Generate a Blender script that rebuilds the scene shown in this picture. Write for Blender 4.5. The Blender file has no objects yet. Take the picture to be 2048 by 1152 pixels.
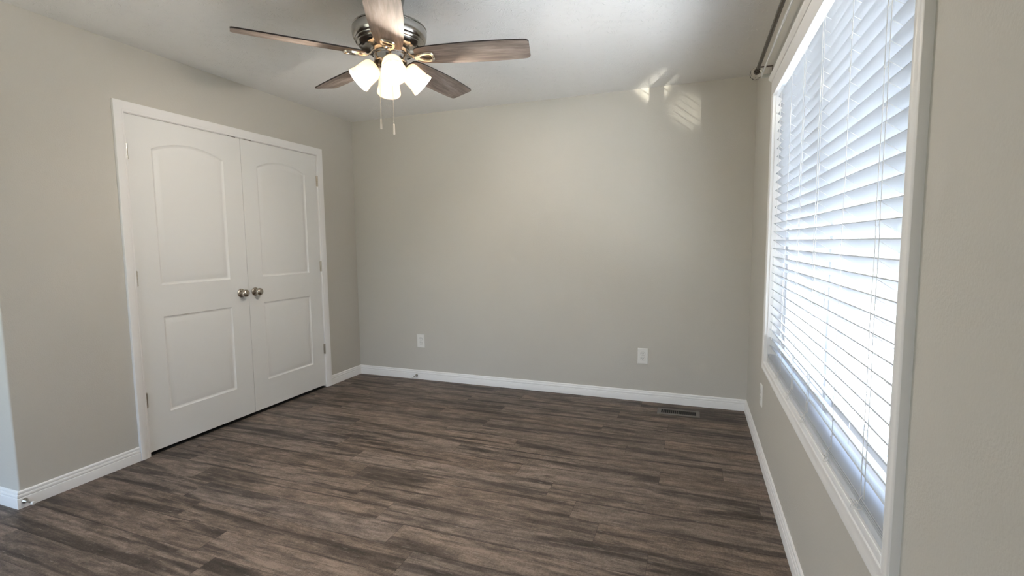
import bpy, bmesh, math, random
from mathutils import Vector, Matrix

random.seed(7)
scene = bpy.context.scene
COL = scene.collection
PI = math.pi

# ------------------------------------------------------------------ room measures (metres)
W = 3.486          # back wall runs along X from 0 to W, camera looks towards +Y, back wall at Y=0
H = 2.44
YL = -2.655        # outside corner of the left wall
YN = -4.90         # near wall (behind the camera)
XA = -1.35         # end of the alcove on the left

# ------------------------------------------------------------------ camera
cam_data = bpy.data.cameras.new('camera')
cam = bpy.data.objects.new('camera', cam_data)
COL.objects.link(cam)
cam_data.sensor_width = 36.0
cam_data.lens = 36.0 * 981.63 / 2048.0
cam_data.clip_start = 0.02
cam_data.clip_end = 200
rgt = Vector((0.93771643, 0.34723896, -0.01063063))
upv = Vector((-0.02187886, 0.08956805, 0.99574037))
fwd = Vector((-0.34671202, 0.93348951, -0.09158663))
cam.matrix_world = Matrix(((rgt.x, upv.x, -fwd.x, 3.0943),
                           (rgt.y, upv.y, -fwd.y, -3.9777),
                           (rgt.z, upv.z, -fwd.z, 1.2781),
                           (0, 0, 0, 1)))
scene.camera = cam

# ------------------------------------------------------------------ exposure / view
scene.view_settings.view_transform = 'Standard'
scene.view_settings.look = 'None'
scene.view_settings.gamma = 1.0
scene.view_settings.use_curve_mapping = False
scene.view_settings.exposure = 1.84
try:
    scene.cycles.max_bounces = 10
    scene.cycles.diffuse_bounces = 6
    scene.cycles.transparent_max_bounces = 16
    scene.cycles.sample_clamp_indirect = 6.0
    scene.cycles.caustics_reflective = False
    scene.cycles.caustics_refractive = False
except Exception:
    pass

# ------------------------------------------------------------------ sky, sun, window portals
world = bpy.data.worlds.new('sky')
scene.world = world
world.use_nodes = True
wn = world.node_tree.nodes
wn.clear()
wo = wn.new('ShaderNodeOutputWorld')
bg = wn.new('ShaderNodeBackground')
sky = wn.new('ShaderNodeTexSky')
sky.sky_type = 'NISHITA'
sky.sun_disc = False
sky.sun_elevation = math.radians(60)
sky.sun_rotation = math.radians(250)
sky.air_density = 1.0
sky.dust_density = 2.5
SKY_STRENGTH = 0.34
bg.inputs['Strength'].default_value = SKY_STRENGTH
mixn = wn.new('ShaderNodeMix')
mixn.data_type = 'RGBA'
mixn.inputs[0].default_value = 0.22           # thin bright haze
mixn.inputs[7].default_value = (4.0, 4.2, 4.5, 1)
world.node_tree.links.new(sky.outputs[0], mixn.inputs[6])
world.node_tree.links.new(mixn.outputs[2], bg.inputs['Color'])
world.node_tree.links.new(bg.outputs[0], wo.inputs['Surface'])

def add_light(name, kind, loc, energy, color=(1, 1, 1)):
    ld = bpy.data.lights.new(name, kind)
    ld.energy = energy
    ld.color = color
    lo = bpy.data.objects.new(name, ld)
    lo.location = loc
    COL.objects.link(lo)
    return lo

sun = add_light('sun', 'SUN', (-6, 4, 9), 13.5, (0.94, 0.97, 1.0))
sun.data.angle = math.radians(0.6)
sun.rotation_euler = Vector((0.03, -0.5, -0.866)).to_track_quat('-Z', 'Y').to_euler()

# daylight portals in the two window openings (they add no light, they guide the sky light in)
def portal(name, loc, direction, sx, sy):
    lo = add_light(name, 'AREA', loc, 1.0)
    lo.data.shape = 'RECTANGLE'
    lo.data.size = sx
    lo.data.size_y = sy
    lo.rotation_euler = Vector(direction).to_track_quat('-Z', 'Z').to_euler()
    lo.data.cycles.is_portal = True
    return lo
portal('window_portal', (W + 0.16, -1.886, 1.32), (-1, 0, 0), 1.9, 1.5)
portal('fill_window_portal', (0.175, YN - 0.16, 1.16), (0, 1, 0), 2.45, 2.2)

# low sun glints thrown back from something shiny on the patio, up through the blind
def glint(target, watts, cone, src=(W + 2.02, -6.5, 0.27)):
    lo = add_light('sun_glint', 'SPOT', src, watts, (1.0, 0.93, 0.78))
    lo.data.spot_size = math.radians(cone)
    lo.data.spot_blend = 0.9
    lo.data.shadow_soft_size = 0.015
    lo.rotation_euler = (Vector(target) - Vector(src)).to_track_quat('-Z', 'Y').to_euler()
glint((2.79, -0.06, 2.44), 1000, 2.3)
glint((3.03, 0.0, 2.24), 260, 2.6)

# ------------------------------------------------------------------ material helpers
def new_mat(name):
    m = bpy.data.materials.new(name)
    m.use_nodes = True
    nt = m.node_tree
    bsdf = nt.nodes['Principled BSDF']
    return m, nt, bsdf

def N(nt, t, **kw):
    n = nt.nodes.new(t)
    for k, v in kw.items():
        setattr(n, k, v)
    return n

def setin(n, **kw):
    for k, v in kw.items():
        n.inputs[k.replace('_', ' ')].default_value = v

def noise(nt, vec, scale, detail=4, rough=0.55, dist=0.0):
    n = N(nt, 'ShaderNodeTexNoise')
    n.inputs['Scale'].default_value = scale
    n.inputs['Detail'].default_value = detail
    n.inputs['Roughness'].default_value = rough
    n.inputs['Distortion'].default_value = dist
    if vec is not None:
        nt.links.new(vec, n.inputs['Vector'])
    return n.outputs['Fac']

def math_n(nt, op, a, b=None, c=None, clamp=False):
    n = N(nt, 'ShaderNodeMath', operation=op, use_clamp=clamp)
    for i, v in enumerate((a, b, c)):
        if v is None:
            continue
        if isinstance(v, (int, float)):
            n.inputs[i].default_value = v
        else:
            nt.links.new(v, n.inputs[i])
    return n.outputs[0]

def ramp(nt, fac, stops):
    n = N(nt, 'ShaderNodeValToRGB')
    el = n.color_ramp.elements
    while len(el) > 1:
        el.remove(el[-1])
    el[0].position = stops[0][0]
    el[0].color = stops[0][1]
    for p, c in stops[1:]:
        e = el.new(p)
        e.color = c
    nt.links.new(fac, n.inputs['Fac'])
    return n.outputs['Color']

def g(v):
    return (v, v, v, 1)

def bump(nt, bsdf, height, strength, dist):
    b = N(nt, 'ShaderNodeBump')
    b.inputs['Strength'].default_value = strength
    b.inputs['Distance'].default_value = dist
    nt.links.new(height, b.inputs['Height'])
    nt.links.new(b.outputs['Normal'], bsdf.inputs['Normal'])

def objvec(nt, scale=(1, 1, 1)):
    t = N(nt, 'ShaderNodeTexCoord')
    mp = N(nt, 'ShaderNodeMapping')
    mp.inputs['Scale'].default_value = scale
    nt.links.new(t.outputs['Object'], mp.inputs['Vector'])
    return mp.outputs['Vector']

def paint(name, col, rough=0.6, bump_scale=None, bump_str=0.15, bump_dist=0.002, var=0.03):
    m, nt, b = new_mat(name)
    b.inputs['Roughness'].default_value = rough
    v = objvec(nt)
    nf = noise(nt, v, 1.3, 3)
    c0 = tuple(x * (1 - var) for x in col) + (1,)
    c1 = tuple(min(1, x * (1 + var)) for x in col) + (1,)
    nt.links.new(ramp(nt, nf, [(0.3, c0), (0.7, c1)]), b.inputs['Base Color'])
    if bump_scale:
        bump(nt, b, noise(nt, v, bump_scale, 3, 0.5), bump_str, bump_dist)
    return m

def metal(name, col, rough, rough_var=0.06, aniso=None):
    m, nt, b = new_mat(name)
    b.inputs['Metallic'].default_value = 1.0
    b.inputs['Base Color'].default_value = col + (1,)
    v = objvec(nt, aniso or (1, 1, 1))
    nf = noise(nt, v, 90, 3)
    r = math_n(nt, 'MULTIPLY_ADD', nf, rough_var * 2, rough - rough_var)
    nt.links.new(r, b.inputs['Roughness'])
    return m

# ------------------------------------------------------------------ materials
M = {}
M['wall'] = paint('greige_wall_paint', (0.580, 0.556, 0.505), 0.62, 170, 0.35, 0.0025, 0.012)
M['white_paint'] = paint('white_trim_paint', (0.88, 0.87, 0.86), 0.38, 60, 0.05, 0.001, 0.01)
M['door_paint'] = paint('white_door_paint', (0.83, 0.83, 0.815), 0.42, 260, 0.22, 0.0012, 0.01)
M['vinyl'] = paint('white_vinyl', (0.82, 0.83, 0.84), 0.35)
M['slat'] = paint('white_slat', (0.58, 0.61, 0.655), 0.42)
M['cord'] = paint('white_cord', (0.80, 0.79, 0.77), 0.8)
M['plastic'] = paint('white_plastic', (0.84, 0.83, 0.80), 0.3)
M['black'] = paint('black_void', (0.008, 0.008, 0.008), 0.8)
M['rubber'] = paint('white_rubber', (0.75, 0.73, 0.70), 0.6)
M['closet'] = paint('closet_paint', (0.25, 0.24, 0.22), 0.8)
M['nickel'] = metal('brushed_nickel', (0.40, 0.385, 0.36), 0.2)
M['nickel_bright'] = metal('bright_nickel', (0.74, 0.68, 0.60), 0.16)
M['chain'] = metal('pull_chain_metal', (0.78, 0.72, 0.64), 0.38)
M['satin'] = metal('satin_nickel_knob', (0.50, 0.45, 0.39), 0.24)
M['hinge'] = metal('hinge_metal', (0.55, 0.50, 0.43), 0.3)
M['pewter'] = metal('dark_pewter', (0.105, 0.092, 0.078), 0.26)
M['dark_bronze'] = metal('dark_bracket', (0.12, 0.095, 0.08), 0.45)
M['rod_white'] = paint('white_enamel_rod', (0.88, 0.90, 0.90), 0.18)
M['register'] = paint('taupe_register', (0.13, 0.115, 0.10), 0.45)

# ceiling: white, stomp-brush texture of crow's feet
def make_ceiling_mat():
    m, nt, b = new_mat('stomped_ceiling')
    b.inputs['Base Color'].default_value = (0.84, 0.83, 0.82, 1)
    b.inputs['Roughness'].default_value = 0.55
    v = objvec(nt)
    heights = []
    for k, (sc, off) in enumerate(((6.5, 0.0), (8.0, 3.7))):
        mp = N(nt, 'ShaderNodeVectorMath', operation='ADD')
        mp.inputs[1].default_value = (off, off * 1.3, 0)
        nt.links.new(v, mp.inputs[0])
        flat = N(nt, 'ShaderNodeVectorMath', operation='MULTIPLY')
        flat.inputs[1].default_value = (1, 1, 0)
        nt.links.new(mp.outputs[0], flat.inputs[0])
        vo = N(nt, 'ShaderNodeTexVoronoi')
        vo.voronoi_dimensions = '2D'
        vo.inputs['Scale'].default_value = sc
        nt.links.new(flat.outputs[0], vo.inputs['Vector'])
        sub = N(nt, 'ShaderNodeVectorMath', operation='SUBTRACT')
        nt.links.new(flat.outputs[0], sub.inputs[0])
        nt.links.new(vo.outputs['Position'], sub.inputs[1])
        sx = N(nt, 'ShaderNodeSeparateXYZ')
        nt.links.new(sub.outputs[0], sx.inputs[0])
        ang = math_n(nt, 'ARCTAN2', sx.outputs[1], sx.outputs[0])
        wob = noise(nt, flat.outputs[0], 22, 3)
        cs = N(nt, 'ShaderNodeSeparateColor')
        nt.links.new(vo.outputs['Color'], cs.inputs[0])
        a2 = math_n(nt, 'MULTIPLY_ADD', ang, 17.0, math_n(nt, 'MULTIPLY', wob, 14.0))
        a3 = math_n(nt, 'ADD', a2, math_n(nt, 'MULTIPLY', cs.outputs[0], 20.0))
        s = math_n(nt, 'SINE', a3)
        s = math_n(nt, 'POWER', math_n(nt, 'MAXIMUM', s, 0.0), 4.0)
        d = math_n(nt, 'MULTIPLY', vo.outputs['Distance'], 1.0)
        fall = ramp(nt, d, [(0.0, g(0.2)), (0.12, g(1)), (0.42, g(0.75)), (0.62, g(0))])
        br = ramp(nt, noise(nt, flat.outputs[0], 24, 3), [(0.46, g(0)), (0.62, g(1))])
        heights.append(math_n(nt, 'MULTIPLY', math_n(nt, 'MULTIPLY', s, fall), br))
    h = math_n(nt, 'MAXIMUM', heights[0], heights[1])
    fine = noise(nt, v, 120, 3)
    h = math_n(nt, 'MULTIPLY_ADD', fine, 0.12, h)
    bump(nt, b, h, 0.55, 0.006)
    return m
M['ceiling'] = make_ceiling_mat()

# floor: grey-brown weathered planks; UV = metres along / across each plank, attribute 'plank' = random per plank
def make_floor_mat():
    m, nt, b = new_mat('weathered_plank_floor')
    uv = N(nt, 'ShaderNodeUVMap')
    uv.uv_map = 'plank_uv'
    at = N(nt, 'ShaderNodeAttribute')
    at.attribute_name = 'plank'
    sep = N(nt, 'ShaderNodeSeparateColor')
    nt.links.new(at.outputs['Color'], sep.inputs[0])
    su = N(nt, 'ShaderNodeSeparateXYZ')
    nt.links.new(uv.outputs[0], su.inputs[0])
    u, v = su.outputs[0], su.outputs[1]
    def vec(ku, kv, kz, ou=0.0):
        c = N(nt, 'ShaderNodeCombineXYZ')
        nt.links.new(math_n(nt, 'MULTIPLY', u, ku), c.inputs[0])
        nt.links.new(math_n(nt, 'MULTIPLY', v, kv), c.inputs[1])
        nt.links.new(math_n(nt, 'MULTIPLY_ADD', sep.outputs[0], kz, ou), c.inputs[2])
        return c.outputs[0]
    # broad streaks, finer grain, cerused flecks, saw marks
    broad = noise(nt, vec(1.1, 17.0, 53.0), 1.0, 3, 0.5, 0.7)
    grain = noise(nt, vec(11.0, 85.0, 71.0, 3.0), 1.0, 5, 0.62, 0.6)
    blot = noise(nt, vec(7.0, 26.0, 37.0, 7.0), 1.0, 4, 0.6)
    fleck = noise(nt, vec(16.0, 130.0, 19.0, 1.0), 1.0, 3, 0.6, 0.4)
    saw = noise(nt, vec(120.0, 38.0, 11.0, 5.0), 1.0, 3, 0.65, 0.7)
    speck = noise(nt, vec(170.0, 260.0, 5.0, 2.0), 1.0, 3, 0.7)
    t = math_n(nt, 'MULTIPLY_ADD', grain, 0.28, math_n(nt, 'MULTIPLY', blot, 0.32))
    t = math_n(nt, 'MULTIPLY_ADD', saw, 0.12, t)
    t = math_n(nt, 'MULTIPLY_ADD', speck, 0.28, t)
    t = math_n(nt, 'MULTIPLY_ADD', sep.outputs[1], 0.05, t)
    base = ramp(nt, t, [(0.40, (0.055, 0.042, 0.034, 1)), (0.475, (0.103, 0.081, 0.066, 1)),
                        (0.535, (0.158, 0.128, 0.107, 1)), (0.61, (0.250, 0.211, 0.182, 1))])
    streak = ramp(nt, broad, [(0.30, g(0.30)), (0.41, g(0.50)), (0.49, g(1.0)), (1.0, g(1.0))])
    mul = N(nt, 'ShaderNodeMix', data_type='RGBA', blend_type='MULTIPLY')
    mul.inputs[0].default_value = 1.0
    nt.links.new(base, mul.inputs[6])
    nt.links.new(streak, mul.inputs[7])
    # warm / cool drift from plank to plank
    tint = ramp(nt, math_n(nt, 'MULTIPLY_ADD', sep.outputs[2], 0.26, math_n(nt, 'MULTIPLY_ADD', blot, 0.5, 0.12)),
                [(0.25, (1.02, 1.0, 1.02, 1)), (0.5, (1.06, 1.0, 0.95, 1)), (0.8, (1.14, 1.0, 0.88, 1))])
    mul2 = N(nt, 'ShaderNodeMix', data_type='RGBA', blend_type='MULTIPLY')
    mul2.inputs[0].default_value = 1.0
    nt.links.new(mul.outputs[2], mul2.inputs[6])
    nt.links.new(tint, mul2.inputs[7])
    fl = ramp(nt, fleck, [(0.62, g(0)), (0.74, g(0.55))])
    mx = N(nt, 'ShaderNodeMix', data_type='RGBA')
    nt.links.new(fl, mx.inputs[0])
    nt.links.new(mul2.outputs[2], mx.inputs[6])
    mx.inputs[7].default_value = (0.33, 0.29, 0.255, 1)
    nt.links.new(mx.outputs[2], b.inputs['Base Color'])
    nt.links.new(math_n(nt, 'MULTIPLY_ADD', grain, 0.22, 0.42), b.inputs['Roughness'])
    b.inputs['Specular IOR Level'].default_value = 0.35
    hh = math_n(nt, 'MULTIPLY_ADD', grain, 0.6, math_n(nt, 'MULTIPLY', saw, 0.5))
    bump(nt, b, hh, 0.25, 0.0015)
    return m
M['floor'] = make_floor_mat()

# fan blades: barnwood, grain along local X
def make_blade_mat():
    m, nt, b = new_mat('barnwood_blade')
    v = objvec(nt, (6, 70, 30))
    gr = noise(nt, v, 1.0, 5, 0.65, 0.8)
    v2 = objvec(nt, (3, 14, 5))
    bl = noise(nt, v2, 1.0, 3, 0.6)
    t = math_n(nt, 'MULTIPLY_ADD', gr, 0.6, math_n(nt, 'MULTIPLY', bl, 0.4))
    nt.links.new(ramp(nt, t, [(0.32, (0.115, 0.088, 0.073, 1)), (0.5, (0.215, 0.172, 0.147, 1)),
                              (0.68, (0.35, 0.295, 0.26, 1))]), b.inputs['Base Color'])
    b.inputs['Roughness'].default_value = 0.75
    b.inputs['Specular IOR Level'].default_value = 0.15
    bump(nt, b, gr, 0.15, 0.001)
    return m
M['blade'] = make_blade_mat()
M['blade_edge'] = paint('dark_blade_edge', (0.022, 0.016, 0.013), 0.5)

def make_glass():
    m, nt, b = new_mat('window_glass')
    nt.nodes.remove(b)
    out = nt.nodes['Material Output']
    tr = N(nt, 'ShaderNodeBsdfTransparent')
    tr.inputs[0].default_value = (0.96, 0.98, 0.98, 1)
    gl = N(nt, 'ShaderNodeBsdfGlossy')
    gl.inputs['Roughness'].default_value = 0.02
    fr = N(nt, 'ShaderNodeFresnel')
    fr.inputs['IOR'].default_value = 1.45
    mx = N(nt, 'ShaderNodeMixShader')
    ge = N(nt, 'ShaderNodeNewGeometry')
    fac = math_n(nt, 'MULTIPLY', fr.outputs[0], math_n(nt, 'SUBTRACT', 1.0, ge.outputs['Backfacing']))
    nt.links.new(fac, mx.inputs[0])
    nt.links.new(tr.outputs[0], mx.inputs[1])
    nt.links.new(gl.outputs[0], mx.inputs[2])
    nt.links.new(mx.outputs[0], out.inputs['Surface'])
    return m
M['glass'] = make_glass()

def make_crystal():
    m, nt, b = new_mat('cut_glass')
    b.inputs['Transmission Weight'].default_value = 1.0
    b.inputs['Roughness'].default_value = 0.04
    b.inputs['IOR'].default_value = 1.5
    b.inputs['Base Color'].default_value = (0.93, 0.90, 0.86, 1)
    return m
M['crystal'] = make_crystal()

# frosted glass of a lit lamp shade: warm, brightest towards the bulb side is left to the lamp inside
def make_shade_mat():
    m, nt, b = new_mat('lit_frosted_glass')
    b.inputs['Base Color'].default_value = (0.86, 0.83, 0.78, 1)
    b.inputs['Roughness'].default_value = 0.25
    b.inputs['Emission Color'].default_value = (1.0, 0.66, 0.37, 1)
    b.inputs['Emission Strength'].default_value = 0.19
    tl = N(nt, 'ShaderNodeBsdfTranslucent')
    tl.inputs[0].default_value = (0.95, 0.80, 0.62, 1)
    mx = N(nt, 'ShaderNodeMixShader')
    mx.inputs[0].default_value = 0.09
    out = nt.nodes['Material Output']
    nt.links.new(b.outputs[0], mx.inputs[1])
    nt.links.new(tl.outputs[0], mx.inputs[2])
    nt.links.new(mx.outputs[0], out.inputs['Surface'])
    return m
M['shade'] = make_shade_mat()

def emit(name, col, s):
    m, nt, b = new_mat(name)
    b.inputs['Base Color'].default_value = (0.9, 0.88, 0.85, 1)
    b.inputs['Emission Color'].default_value = col + (1,)
    b.inputs['Emission Strength'].default_value = s
    return m
M['bulb'] = emit('lit_bulb', (1.0, 0.84, 0.62), 4.0)
M['fence'] = paint('pale_fence_paint', (0.30, 0.31, 0.33), 0.5)
M['siding'] = paint('tan_siding', (0.52, 0.46, 0.36), 0.7)
M['roof'] = paint('grey_shingles', (0.16, 0.15, 0.15), 0.9, 8, 0.4, 0.02, 0.2)
M['lawn'] = paint('dry_winter_lawn', (0.17, 0.16, 0.12), 0.9, 40, 0.5, 0.02, 0.25)
M['ground'] = paint('pale_concrete', (0.80, 0.80, 0.80), 0.8, 20, 0.2, 0.01, 0.06)
M['dark_glass'] = paint('dark_house_window', (0.05, 0.06, 0.08), 0.1)  # one even dark colour for the house panes

# ------------------------------------------------------------------ mesh helpers
def link(name, bm, mat, parent=None, smooth=None, mats=None):
    me = bpy.data.meshes.new(name)
    bmesh.ops.recalc_face_normals(bm, faces=bm.faces)
    bm.to_mesh(me)
    bm.free()
    o = bpy.data.objects.new(name, me)
    COL.objects.link(o)
    for mm in (mats or [mat]):
        me.materials.append(mm)
    if smooth is not None:
        for p in me.polygons:
            p.use_smooth = True
        try:
            me.set_sharp_from_angle(angle=math.radians(smooth))
        except Exception:
            pass
    if parent is not None:
        o.parent = parent
    return o

def empty(name, loc, rot=(0, 0, 0)):
    o = bpy.data.objects.new(name, None)
    o.location = loc
    o.rotation_euler = rot
    o.empty_display_size = 0.1
    COL.objects.link(o)
    return o

def tag(o, label, cat, group=None):
    o['label'] = label
    o['category'] = cat
    if group:
        o['group'] = group
    return o

def structure(o, label=None):
    o['kind'] = 'structure'
    if label:
        o['label'] = label
    return o

def box(bm, x0, x1, y0, y1, z0, z1, bev=0.0, mi=0, seg=1):
    r = bmesh.ops.create_cube(bm, size=1.0)
    vs = r['verts']
    for v in vs:
        v.co = Vector(((x0 + x1) / 2 + v.co.x * (x1 - x0), (y0 + y1) / 2 + v.co.y * (y1 - y0),
                       (z0 + z1) / 2 + v.co.z * (z1 - z0)))
    fs = list({f for v in vs for f in v.link_faces})
    for f in fs:
        f.material_index = mi
    if bev > 0:
        es = list({e for v in vs for e in v.link_edges})
        r2 = bmesh.ops.bevel(bm, geom=es, offset=bev, segments=seg, affect='EDGES', profile=0.5)
        for f in r2['faces']:
            f.material_index = mi
    return vs

def lathe(bm, prof, seg=40, mat4=None, mi=0, close=False):
    """prof: list of (r, z); axis Z"""
    rings = []
    for r, z in prof:
        if r < 1e-6:
            rings.append([bm.verts.new((0, 0, z))])
        else:
            rings.append([bm.verts.new((r * math.cos(2 * PI * i / seg), r * math.sin(2 * PI * i / seg), z)) for i in range(seg)])
    pairs = list(zip(rings[:-1], rings[1:]))
    if close:
        pairs.append((rings[-1], rings[0]))
    for a, b in pairs:
        for i in range(seg):
            j = (i + 1) % seg
            if len(a) == 1 and len(b) == 1:
                continue
            if len(a) == 1:
                f = bm.faces.new((a[0], b[i], b[j]))
            elif len(b) == 1:
                f = bm.faces.new((a[i], a[j], b[0]))
            else:
                f = bm.faces.new((a[i], a[j], b[j], b[i]))
            f.material_index = mi
    if mat4 is not None:
        for ring in rings:
            for v in ring:
                v.co = mat4 @ v.co
    return rings

def tube(bm, pts, r, seg=8, mi=0, caps=True):
    pts = [Vector(p) for p in pts]
    rings = []
    prev = None
    for i, p in enumerate(pts):
        if i == 0:
            d = pts[1] - pts[0]
        elif i == len(pts) - 1:
            d = pts[-1] - pts[-2]
        else:
            d = (pts[i + 1] - pts[i]).normalized() + (pts[i] - pts[i - 1]).normalized()
        d.normalize()
        if prev is None:
            a = Vector((0, 0, 1)) if abs(d.z) < 0.9 else Vector((1, 0, 0))
            n1 = d.cross(a).normalized()
        else:
            n1 = (prev - d * prev.dot(d)).normalized()
        prev = n1
        n2 = d.cross(n1)
        rr = r[i] if isinstance(r, (list, tuple)) else r
        rings.append([bm.verts.new(p + (n1 * math.cos(2 * PI * k / seg) + n2 * math.sin(2 * PI * k / seg)) * rr) for k in range(seg)])
    for a, b in zip(rings[:-1], rings[1:]):
        for k in range(seg):
            j = (k + 1) % seg
            f = bm.faces.new((a[k], a[j], b[j], b[k]))
            f.material_index = mi
    if caps:
        bm.faces.new(rings[0][::-1]).material_index = mi
        bm.faces.new(rings[-1]).material_index = mi

def prism(bm, poly, axis, a0, a1, mi=0):
    """extrude a 2D polygon along an axis ('x': poly=(y,z); 'y': poly=(x,z); 'z': poly=(x,y))"""
    def P(p, t):
        return {'x': (t, p[0], p[1]), 'y': (p[0], t, p[1]), 'z': (p[0], p[1], t)}[axis]
    A = [bm.verts.new(P(p, a0)) for p in poly]
    B = [bm.verts.new(P(p, a1)) for p in poly]
    n = len(poly)
    bm.faces.new(A).material_index = mi
    bm.faces.new(B[::-1]).material_index = mi
    for i in range(n):
        j = (i + 1) % n
        bm.faces.new((A[i], A[j], B[j], B[i])).material_index = mi

def loft_paths(bm, paths, closed_path=False, cap=True):
    """paths: list (profile points) of lists (points along the run); joins them into a swept solid"""
    V = [[bm.verts.new(p) for p in path] for path in paths]
    n = len(V)
    m = len(V[0])
    for i in range(n):
        ii = (i + 1) % n
        for k in range(m if closed_path else m - 1):
            kk = (k + 1) % m
            bm.faces.new((V[i][k], V[ii][k], V[ii][kk], V[i][kk]))
    if cap and not closed_path:
        bm.faces.new([V[i][0] for i in range(n)])
        bm.faces.new([V[i][-1] for i in range(n)][::-1])

# ------------------------------------------------------------------ setting: floor
def build_floor():
    bm = bmesh.new()
    uvl = bm.loops.layers.uv.new('plank_uv')
    cl = bm.loops.layers.float_color.new('plank')
    pw, pl = 0.1535, 1.222
    y_ref = -1.845
    known = {0: 2.714, 1: 2.944, 2: 1.875, 3: 2.021, -1: 2.573, -2: 2.415, -3: 2.19, -4: 2.944, -5: 3.267, -6: 2.725, -7: 2.946, -9: 2.950}
    rnd = random.Random(21)
    x_lo, x_hi = XA - 0.05, W
    for row in range(-13, 21):
        yt = y_ref - row * pw
        yb = yt - pw
        yt2 = min(yt, 0.0)
        if yb >= 0 or yt <= YN:
            continue
        j = known.get(row, rnd.uniform(0, pl))
        x = j - math.ceil((j - x_lo) / pl) * pl
        while x < x_hi:
            a, b2 = max(x, x_lo), min(x + pl, x_hi)
            if b2 - a > 0.002:
                gap = 0.0005
                yl_, yh_ = max(yb, YN) + gap, yt2 - gap
                vs = [bm.verts.new((a + gap, yl_, 0)), bm.verts.new((b2 - gap, yl_, 0)), bm.verts.new((b2 - gap, yh_, 0)), bm.verts.new((a + gap, yh_, 0))]
                f = bm.faces.new(vs)
                c = (rnd.random(), rnd.random(), rnd.random(), 1)
                for lp in f.loops:
                    lp[uvl].uv = (lp.vert.co.x - x, lp.vert.co.y - yb)
                    lp[cl] = c
                    f.material_index = 0
            x += pl
    # slab under the planks
    r = bmesh.ops.create_cube(bm, size=1.0)
    for v in r['verts']:
        v.co = Vector(((x_lo + x_hi + 0.0) / 2 + v.co.x * (x_hi - x_lo), (YN + 0.0) / 2 + v.co.y * (0 - YN), -0.0506 + v.co.z * 0.1))
    for f in {f for v in r['verts'] for f in v.link_faces}:
        f.material_index = 1
    me = bpy.data.meshes.new('floor')
    bm.normal_update()
    bm.to_mesh(me)
    bm.free()
    me.materials.append(M['floor'])
    me.materials.append(M['black'])
    o = bpy.data.objects.new('floor', me)
    COL.objects.link(o)
    return structure(o, 'grey-brown weathered plank floor')
build_floor()

# ------------------------------------------------------------------ setting: walls and ceiling
bm = bmesh.new()
box(bm, XA - 0.12, W + 0.14, YN - 0.12, 0.12, H, H + 0.35)
structure(link('ceiling', bm, M['ceiling']), 'white ceiling with stomped crow-foot texture')

bm = bmesh.new()
box(bm, -0.9, W + 0.14, 0.0, 0.12, -0.1, H)
structure(link('wall_back', bm, M['wall']), 'bare greige back wall')

# window opening
WY0, WY1, WZ0, WZ1 = -2.815, -0.957, 0.600, 2.138
ZFR = 2.046      # underside of the head board, which hangs a little below the opening head
bm = bmesh.new()
box(bm, W, W + 0.14, YN - 0.12, WY0, -0.1, H)
box(bm, W, W + 0.14, WY1, 0.0, -0.1, H)
box(bm, W, W + 0.14, WY0, WY1, -0.1, WZ0)
box(bm, W, W + 0.14, WY0, WY1, WZ1, H)
structure(link('wall_right', bm, M['wall']), 'greige wall around the window')

# left wall with the closet opening, bull-nosed outside corner and the alcove face
DY0, DY1, DZ = -2.037, -0.493, 2.053
bm = bmesh.new()
rr = 0.009
arc = [(-rr + rr * math.cos(a), YL + rr + rr * math.sin(a)) for a in [-k * PI / 2 / 6 for k in range(7)]]
poly = [(0, DY0)] + arc + [(XA, YL), (XA, YL + 0.1), (-0.1, YL + 0.1), (-0.1, DY0)]
prism(bm, poly, 'z', -0.1, H)
box(bm, -0.1, 0, DY1, 0.0, -0.1, H)
box(bm, -0.1, 0, DY0, DY1, DZ, H)
structure(link('wall_left', bm, M['wall']), 'greige wall around the closet doors')
bm = bmesh.new()
box(bm, XA - 0.12, XA, YN - 0.12, YL + 0.1, -0.1, H)
structure(link('wall_alcove', bm, M['wall']))
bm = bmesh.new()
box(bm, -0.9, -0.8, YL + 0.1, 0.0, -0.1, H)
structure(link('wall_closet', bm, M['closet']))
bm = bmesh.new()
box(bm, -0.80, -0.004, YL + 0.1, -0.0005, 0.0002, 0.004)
structure(link('floor_closet', bm, M['black']))  # near-black sheet put in to darken the gap under the doors
# near wall (behind the camera) with an added window opening for fill daylight
NX0, NX1, NZ0, NZ1 = -1.0, 1.35, 0.12, 2.2
bm = bmesh.new()
box(bm, XA, NX0, YN - 0.12, YN, -0.1, H)
box(bm, NX1, W, YN - 0.12, YN, -0.1, H)
box(bm, NX0, NX1, YN - 0.12, YN, -0.1, NZ0)
box(bm, NX0, NX1, YN - 0.12, YN, NZ1, H)
structure(link('wall_near', bm, M['wall']))

# ------------------------------------------------------------------ setting: baseboards
BB = [(0, 0), (0.0142, 0), (0.0142, 0.0485), (0.0134, 0.0505), (0.0098, 0.0515), (0.0096, 0.0538), (0.0124, 0.0550), (0.0130, 0.0585), (0.0122, 0.0650),
      (0.0100, 0.0685), (0.0062, 0.0692), (0.0060, 0.0715), (0.0086, 0.0725), (0.0088, 0.0785), (0.0070, 0.083), (0.0035, 0.0861), (0, 0.0861)]

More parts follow.
